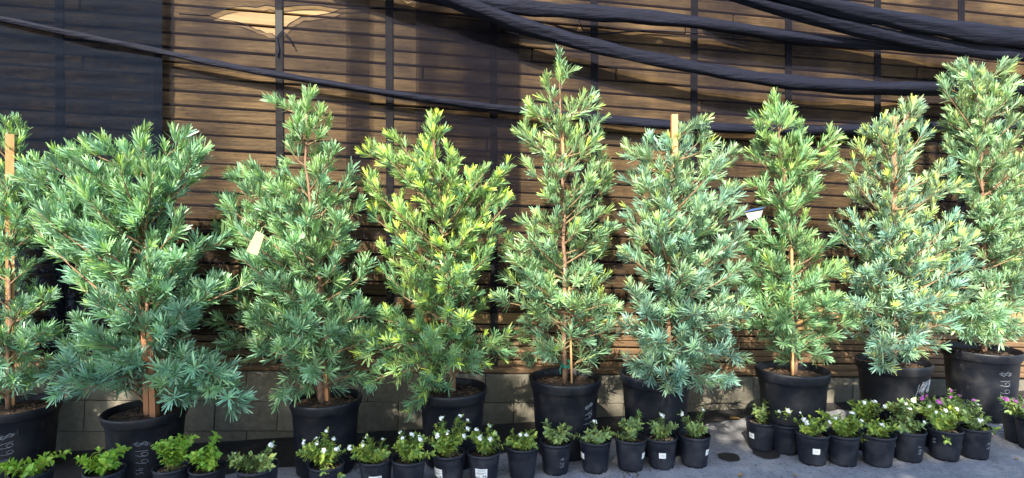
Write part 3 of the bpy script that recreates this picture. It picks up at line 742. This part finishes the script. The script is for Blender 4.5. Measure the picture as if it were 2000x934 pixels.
# ------------------------------------------------------------------ small potted flowers
M['leaf_bright'] = leaf_material('bright_leaves', (.18, .34, .06), (.40, .50, .08), .3, .5, .35)
M['leaf_herb'] = leaf_material('herb_leaves', (.19, .31, .09), (.50, .52, .07), .25, .55, .4)
M['leaf_grey'] = leaf_material('greyish_leaves', (.17, .26, .11), (.40, .45, .12), .25, .6, .35)
M['stem'] = simple('green_stem', (.20, .20, .07), .6, .3, 30, 0)
M['stem_red'] = simple('reddish_stem', (.30, .15, .08), .6, .3, 30, 0)
def flower_mesh(col, seed=0):
    rd = random.Random(seed); v = []; f = []; mi = []
    for k in range(rd.choice((5, 6, 7, 8))):
        th = 0 if k == 0 else rd.uniform(.45, 1.25); ph = k * 2.4 + rd.uniform(-.5, .5)
        d = Vector((math.sin(th) * math.cos(ph), math.sin(th) * math.sin(ph), math.cos(th) + .15)).normalized(); c = Vector((d.x * .0135, d.y * .0135, d.z * .008 + rd.uniform(-.002, .002)))
        e1 = d.orthogonal().normalized(); e2 = d.cross(e1); z_ = rd.uniform(.8, 1.2)
        for j in range(5):
            a = 2 * math.pi * j / 5 + k; pd = e1 * math.cos(a) + e2 * math.sin(a); ps = e1 * -math.sin(a) + e2 * math.cos(a); dr = d * rd.uniform(-.003, .002)
            b = len(v); v += [c, c + pd * .0038 * z_ - ps * .0030 + d * .0008, c + pd * .0080 * z_ + dr - ps * .0022, c + pd * .0072 * z_ + dr, c + pd * .0080 * z_ + dr + ps * .0022, c + pd * .0038 * z_ + ps * .0030 + d * .0008]
            f.append((b, b + 1, b + 2, b + 3, b + 4, b + 5)); mi.append(0)
        b = len(v); v += [c + d * .0012 + e1 * .0012, c + d * .0012 + e2 * .0012, c + d * .0012 - e1 * .0012, c + d * .0012 - e2 * .0012]
        f.append((b, b + 1, b + 2, b + 3)); mi.append(1)
    # green cup below
    b = len(v); v += [Vector((.006 * math.cos(a), .006 * math.sin(a), .003)) for a in np.linspace(0, 6.283, 7)[:-1]] + [Vector((0, 0, -.008))]
    for k in range(6): f.append((b + k, b + (k + 1) % 6, b + 6)); mi.append(2)
    me = mesh('flower', v, f); me.materials.append(M[col]); me.materials.append(M['flower_eye']); me.materials.append(M['stem'])
    me.polygons.foreach_set('material_index', mi); return me
FL_W = [flower_mesh('petal', i) for i in range(5)]; FL_P = [flower_mesh('petal_purple', i) for i in range(4)]
def big_leaf_meshes(material, n=5):
    out = []
    for i in range(n):
        r_ = random.uniform(-.15, .15); V = []; Fc = []
        S = [0, .15, .4, .65, .85, 1]; Wd = [.06, .26, .34, .27, .14, 0]
        for s, h in zip(S, Wd):
            zc = .12 * math.sin(s * 2.6) - .16 * s * s
            V += [(s, -h, zc + h * .35), (s, 0, zc), (s, h, zc + h * .35)]
        for k in range(5):
            b = k * 3; Fc += [(b, b + 1, b + 4, b + 3), (b + 1, b + 2, b + 5, b + 4)]
        me = mesh('leaf', V, Fc, True); me.materials.append(material)
        for nm, val in (('tint', random.choice([0, .1, .25, .6])), ('shade', random.random())):
            a = me.attributes.new(nm, 'FLOAT', 'POINT'); a.data.foreach_set('value', [val] * len(V))
        out.append(me)
    return out
BIGL = big_leaf_meshes(M['leaf_bright'])

def small_plant(cx, rim_y, label, kind='herb', hgt=.10, spread=(-.09, .09), n_stem=11, flowers=5, fcol='w', sticker_at=None, writing=None, seed=1, D=1.0, yaw_front=True, extra=(), lush=1.0, dY=0, stem='stem', bottom=None):
    """one nursery pot with its plant; spread: how far it leans out left / right (m)"""
    random.seed(seed); rg = np.random.default_rng(seed); D *= 1.04; hgt *= 1.2; n_stem += 6 if kind == 'big' else 0; extra = [(a, b, c * 1.15) for a, b, c in extra]; n_stem = int(n_stem * 1.3)
    u = (cx - 1000) / F
    Y = (HC - SMALL_H * D) / ((rim_y - HZ) / F + GS * u) + dY - .005; X = u * Y
    root = empty('potted_flower', (X, Y, ground_z(X)), label, 'potted plant', 'small potted plants set out in front of the trees')
    pot = link('pot', small_pot_me, None, root); pot.scale = (D, D, D); pot.rotation_euler = (random.uniform(-.02, .02), random.uniform(-.025, .025), 0 if (sticker_at or writing) else random.uniform(0, 6))
    sz = .138 * D
    smooth_wave_disc(.080 * D, sz, 'soil', M['soil'], root, .004, .008)
    chips(.076 * D, sz, 110, .010, root, M['chip_pale'] if seed % 2 else M['chip'], .008)
    face = math.degrees(math.atan2(-Y, -X))        # the side of the pot that faces the camera
    if sticker_at:
        for (da, z, wd, ht, ln) in sticker_at: sticker(small_r, R(face + da), z, wd, ht, pot, ln)
    if writing: write_on_pot(writing[0], small_r, R(face + writing[1]), writing[2], writing[3], pot, thick=.0007)
    st = MB(); ends = []; acc = []
    nfl = 0
    ks = [(random.uniform(*spread), random.uniform(-.07, .05), hgt * random.uniform(.55, 1.05)) for _ in range(n_stem)] + list(extra)
    for (dx, dy, h) in ks:
        p0 = np.array([random.uniform(-.025, .025), random.uniform(-.025, .025), sz])
        p2 = np.array([dx, dy, sz + h]); p1 = np.array([dx * .35, dy * .35, sz + h * .75]) + rg.normal(0, .008, 3)
        P = bez(p0, p1, p2, 7); st.tube(P, list(np.linspace(.0022, .0011, 7)), 5)
        ends.append((p2, P[-1] - P[-2])); ln = np.linalg.norm(np.diff(P, axis=0), axis=1).sum()
        nl = max(3, int(ln / (.020 if kind == 'big' else .011) * lush))
        for s in np.linspace(.22, 1, nl):
            i = s * 6; i0 = min(int(i), 5); q = P[i0] + (P[i0 + 1] - P[i0]) * (i - i0); tg = nrm((P[i0 + 1] - P[i0])[None])[0]
            a0 = random.uniform(0, 6.28)
            for sd in (0, math.pi) if kind == 'big' else (0, 2.1, 4.2):
                e1 = nrm(np.cross(tg, [.3, .2, 1])[None])[0]; e2 = np.cross(tg, e1)
                o = e1 * math.cos(a0 + sd) + e2 * math.sin(a0 + sd)
                d = nrm((o * .9 + tg * (.35 + .7 * (s > .9)) + np.array([0, 0, -.08 + .2 * random.random()]))[None])[0]
                up = tg - d * (d @ tg); up = nrm((up + np.array([0, 0, .6]) - d * d[2] * .6)[None])[0]; up = nrm((up - d * (d @ up))[None])[0]
                if kind == 'big':
                    L = random.uniform(.026, .046) * (1 - .3 * (s > .95)); lf = link('leaf', random.choice(BIGL), None, root)
                    sd_ = np.cross(up, d)
                    mt = Matrix(((d[0], sd_[0], up[0], q[0]), (d[1], sd_[1], up[1], q[1]), (d[2], sd_[2], up[2], q[2]), (0, 0, 0, 1)))
                    lf.matrix_basis = mt @ Matrix.Diagonal((L, L * random.uniform(.85, 1.1), L, 1))
                else:
                    L = random.uniform(.014, .031) if kind == 'herb' else random.uniform(.016, .035)
                    acc.append((q, d, up, L, L * random.uniform(.42, .6), min(1, max(0, random.gauss(.18, .22) + (.35 if random.random() < .08 else 0))), random.random()))
    st.build('stem', M[stem], root, True)
    if acc:
        A = [np.array([a[i] for a in acc]) for i in range(7)]
        tag(link('foliage', leaves_mesh('foliage', *A, curl=.22, prof=(.35, 1, .7, .15)), M['leaf_grey' if kind == 'grey' else 'leaf_herb'], root), kind='stuff')
    fm = FL_W if fcol == 'w' else FL_P
    ends.sort(key=lambda e: -e[0][2] + random.uniform(-.03, .03) + (.02 if e[0][1] > .02 else 0))
    for (p, d) in ends[:max(0, flowers - 1)] if flowers > 3 else ends[:flowers]:
        d = Vector(d).normalized() + Vector((random.uniform(-.6, .6), -.5, .35)); fl = link('flower', random.choice(fm), None, root)
        fl.location = Vector(p) + Vector((0, -.004, .006)); fl.rotation_euler = d.to_track_quat('Z', 'Y').to_euler(); s = random.uniform(.55, 1.05); fl.scale = (s, s, s)
    return root
STK = (0, .080, .050, .036, True)
def S(da, z=.080, wd=.062, ht=.046, ln=True): return (da, z, wd, ht, ln)
SQ = lambda da, z=.085: (da, z, .036, .031, False)
sp = small_plant
sp(62, 917, 'straggling green plant with reddish stems at the bottom left corner', 'big', .055, (-.17, .06), 14, 0, seed=1, stem='stem_red', extra=((.17, .02, .10), (.10, -.03, .08), (.06, .02, .09)), D=1.05)
sp(203, 915, 'bright green leafy plant in front of the priced pot, without flowers', 'big', .085, (-.10, .08), 12, 0, seed=2, extra=((-.13, 0, .075), (.09, 0, .12), (.11, .02, .11), (-.03, 0, .11)), D=1.05)
sp(337, 908, 'taller bright green leafy plant, left of the leafy pair', 'big', .13, (-.06, .10), 12, 0, seed=3, extra=((.11, 0, .155), (-.07, 0, .12), (.0, -.02, .15)))
sp(406, 909, 'upright bright green leafy plant, right of the leafy pair', 'big', .09, (-.06, .08), 10, 0, seed=4, extra=((.03, .02, .155), (.04, 0, .15), (-.07, 0, .07)))
sp(504, 908, 'grey green trailing plant in the wide pot between leafy and white flowering plants', 'grey', .075, (-.13, .09), 14, 3, seed=5, D=1.12, extra=((-.14, 0, .06), (.06, .02, .11)))
sp(637, 903, 'white flowering plant with a tall stem and big handwriting on its pot', 'herb', .11, (-.13, .09), 17, 8, seed=6, sticker_at=(S(52),), writing=('$1', 18, .085, .035), extra=((0, .01, .165), (.04, 0, .13), (.09, -.05, -.01), (.02, -.09, .02)))
sp(735, 893, 'sparse white flowering plant with a white printed label facing forward, leftmost such label', 'herb', .085, (-.13, .08), 15, 6, seed=7, sticker_at=(S(-3),), extra=((-.13, 0, .08), (-.05, 0, .12)))
sp(797, 893, 'bushy white flowering plant with small writing down its pot, beside labelled pot', 'herb', .115, (-.08, .09), 17, 6, seed=8, writing=('9.99', -30, .095, .022), extra=((-.04, 0, .14), (.06, 0, .12), (.13, -.02, .05)))
sp(877, 881, 'tallest white flowering plant with label wrapped round the left of its pot', 'herb', .12, (-.09, .09), 19, 8, seed=9, sticker_at=(S(-50),), extra=((-.04, 0, .18), (.06, 0, .19), (.10, 0, .17), (-.13, 0, .09), (.10, 0, .13)))
sp(945, 879, 'white flowering plant with a forward facing printed label, rightmost such label', 'herb', .10, (-.07, .09), 16, 6, seed=10, sticker_at=(S(-10),), extra=((.12, 0, .06), (.03, 0, .14), (-.04, 0, .12)))
sp(1020, 868, 'low round plant with one white bloom in an unlabelled pot', 'herb', .075, (-.08, .08), 15, 2, seed=11)
sp(1085, 859, 'open leafy plant in bare soil with small writing on its pot', 'grey', .085, (-.06, .08), 9, 0, seed=12, writing=('9.75', 18, .10, .022), extra=((-.05, 0, .11), (.05, 0, .10)), lush=.9)
sp(1162, 856, 'trailing plant reaching left from a pot with a label at its left edge', 'grey', .075, (-.08, .09), 9, 1, seed=13, sticker_at=(SQ(-62),), extra=((-.14, 0, .045), (.0, .02, .10), (.10, 0, .05)), lush=.9)
sp(1231, 853, 'upright bushy plant, middle of the five unflowering pots by the gap', 'grey', .11, (-.05, .06), 9, 0, seed=14, sticker_at=(SQ(66),), extra=((-.10, 0, .04), (.05, 0, .13), (.06, .02, .14)), lush=1.0)
sp(1292, 849, 'thin plant with small square white label facing forward, near the gap', 'grey', .09, (-.06, .07), 9, 2, seed=15, sticker_at=(SQ(5),), extra=((0, 0, .12), (.01, .02, .115)), lush=.95)
sp(1356, 846, 'sparse plant with one tall stem, last pot before the gap', 'grey', .075, (-.08, .05), 8, 2, seed=16, sticker_at=(SQ(64),), extra=((.05, 0, .14), (-.07, 0, .12)), lush=.85)
sp(1486, 819, 'small leaning plant with square white label, first pot right of the gap', 'grey', .095, (-.05, .06), 8, 1, seed=17, sticker_at=(SQ(-42),), extra=((.06, 0, .14), (.10, -.03, .0)), lush=.95)
sp(1535, 824, 'plant with a cluster of white flowers, second pot right of the gap', 'herb', .11, (-.06, .08), 14, 8, seed=18)
sp(1586, 842, 'rounded white flowering plant with forward facing square label right of the gap', 'herb', .085, (-.09, .08), 16, 4, seed=19, sticker_at=(SQ(15),))
sp(1646, 843, 'wide leafy plant in an unlabelled pot beside the square labelled pot', 'herb', .105, (-.10, .09), 18, 3, seed=20, extra=((-.12, .02, .12), (.11, -.04, .0), (.13, -.03, .02)), lush=1.1)
sp(1690, 818, 'white flowering plant standing behind the front row under the scribbled pot', 'herb', .12, (-.09, .10), 16, 5, seed=21, sticker_at=(SQ(-20),))
sp(1714, 844, 'low spreading plant in a scuffed pot below the scribbled price', 'herb', .07, (-.09, .08), 14, 2, seed=22)
sp(1762, 815, 'tall thin white flowering plant in the back row under the scribbled price', 'grey', .12, (-.09, .09), 13, 4, seed=23)
sp(1772, 836, 'sparse plant with tilted label and sideways writing on its pot', 'grey', .065, (-.08, .08), 12, 3, seed=24, sticker_at=(SQ(-58),), writing=('699', 38, .10, .022), extra=((.01, 0, .12),))
sp(1822, 812, 'purple flowering plant at the back beside the scribbled pot', 'grey', .11, (-.08, .10), 14, 7, 'p', seed=25)
sp(1868, 815, 'purple and dark leaved plant in front of the rightmost large pot', 'grey', .12, (-.08, .10), 14, 6, 'p', seed=26, extra=((-.02, .02, .16),))
sp(1844, 834, 'white flowering plant with many stems at the front, second from the right end', 'herb', .11, (-.12, .09), 17, 7, seed=27, writing=('99', -45, .12, .022), extra=((-.05, -.09, -.01),))
sp(1901, 831, 'white flowering plant at the right end of the front row', 'grey', .085, (-.07, .10), 13, 4, seed=28, writing=('9.9', 50, .10, .022), extra=((.02, 0, .13), (.13, -.02, .02)))
sp(1992, 806, 'purple flowering plant at the right edge, behind its neighbour', 'grey', .10, (-.13, .06), 14, 9, 'p', seed=29, extra=((-.10, -.04, .05), (-.05, -.07, -.03)))
sp(2020, 818, 'nursery pot cut off by the right edge of the picture', 'grey', .09, (-.07, .08), 12, 6, 'p', seed=30)

# ------------------------------------------------------------------ marks and litter on the ground
def on_ground(px, py):
    u = (px - 1000) / F; Y = HC / ((py - HZ) / F + GS * u); return Vector((u * Y, Y, ground_z(u * Y)))
M['wet'] = simple('wet_soil_mark', (.020, .018, .017), .6, .5, 40, .3)
for i, (px, py, r) in enumerate(((1424, 894, .062), (1497, 888, .075))):
    p = on_ground(px, py); n = 28
    V = []
    for k in range(n):
        a = 2 * math.pi * k / n; q = r * (1 + random.uniform(-.07, .07)); V.append((p.x + q * math.cos(a), p.y + q * math.sin(a), ground_z(p.x + q * math.cos(a)) + .006))
    tag(link('soil_stain', mesh('soil_stain', V, [tuple(range(n))]), M['wet']), kind='structure')
M['dry_leaf'] = simple('dry_leaf', (.34, .20, .07), .7, .4, 30, .2)
def dry_leaf(px, py, L, a, label):
    p = on_ground(px, py); V = []; 
    for s, h in zip((0, .3, .65, 1), (.05, .3, .26, .02)):
        for y, up in ((-h, .10), (0, .02), (h, .12)): V.append((s - .5, y, up + .06 * math.sin(3 * s)))
    Fc = []
    for k in range(3):
        b = k * 3; Fc += [(b, b + 1, b + 4, b + 3), (b + 1, b + 2, b + 5, b + 4)]
    o = link('fallen_leaf', mesh('fallen_leaf', V, Fc, True), M['dry_leaf']); o.location = p + Vector((0, 0, .006)); o.scale = (L, L, L); o.rotation_euler = (0, 0, a)
    tag(o, label, 'fallen leaf', 'dry leaves on the ground')
dry_leaf(1435, 821, .075, .1, 'long yellow dry leaf lying on the dark fabric at the gap')
dry_leaf(1447, 931, .04, .8, 'small brown dry leaf at the bottom edge, below the round stain')
dry_leaf(1552, 931, .03, 2.1, 'tiny brown dry leaf on the bluish concrete below square labelled pot')
dry_leaf(1985, 898, .03, 1.2, 'pale curled dry leaf on the concrete near the right edge')
lit = MB()
random.seed(4)
for _ in range(700):
    p = on_ground(random.uniform(380, 2050), random.choice([random.uniform(845, 935), random.uniform(895, 935)])); s = random.uniform(.002, .006)
    lit.box(p + Vector((0, 0, .006)), (s, s * .6, s * .4), Matrix.Rotation(random.uniform(0, 6), 3, 'Z'))
for cxp, cyp in ((1960, 842), (1165, 920), (1230, 925), (700, 915), (960, 915)):
    for _ in range(40):
        p = on_ground(cxp + random.gauss(0, 14), cyp + random.gauss(0, 5)); s = random.uniform(.004, .009)
        lit.box(p + Vector((0, 0, .006)), (s, s * .6, s * .4), Matrix.Rotation(random.uniform(0, 6), 3, 'Z'))
o = lit.build('spilled_bark_crumbs', M['chip']); tag(o, 'scattered crumbs of bark and soil on the concrete', 'litter', kind='stuff')

# ------------------------------------------------------------------ the big tree behind the viewer whose shade falls over the yard
def shade_tree(cx, cy, cz, rx, ry, rz, n, label, seed, z0=0):
    rg = np.random.default_rng(seed); random.seed(seed)
    root = empty('shade_tree', (cx, cy, ground_z(cx)), label, 'tree')
    mb = MB(); mb.tube([(0, 0, -.1), (.05, .02, cz * .35), (-.05, 0, cz * .62), (0, 0, cz)], [.24, .19, .15, .06], 12); 
    for k in range(9):
        a = k * 2 * math.pi / 9; mb.tube([(0, 0, cz * .55), (math.cos(a) * rx * .35, math.sin(a) * ry * .35, cz * .8), (math.cos(a) * rx * .8, math.sin(a) * ry * .8, cz + rz * .1)], [.09, .06, .02], 7)
    mb.build('trunk', M['bark'], root, True)
    nc = n // 26; q = rg.normal(0, 1, (nc, 3)); q = nrm(q) * (rg.random((nc, 1)) ** .42)
    cc = q * np.array([rx, ry, rz]) + np.array([0, 0, cz])
    O = (cc[:, None] + rg.normal(0, .17, (nc, 26, 3))).reshape(-1, 3); m = len(O)
    D = nrm(rg.normal(0, 1, (m, 3)) + np.array([0, 0, -.3])); Nn = nrm(np.cross(D, rg.normal(0, 1, (m, 3))))
    L = rg.uniform(.08, .14, m)
    tag(link('crown', leaves_mesh('crown', O, D, Nn, L, L * .6, rg.random(m) * .3, rg.random(m)), M['leaf_herb'], root), kind='stuff')
shade_tree(-2.2, -4.2, 4.62, 7.2, 1.9, 1.85, 52000, 'broad shade tree standing behind the viewer', 7)
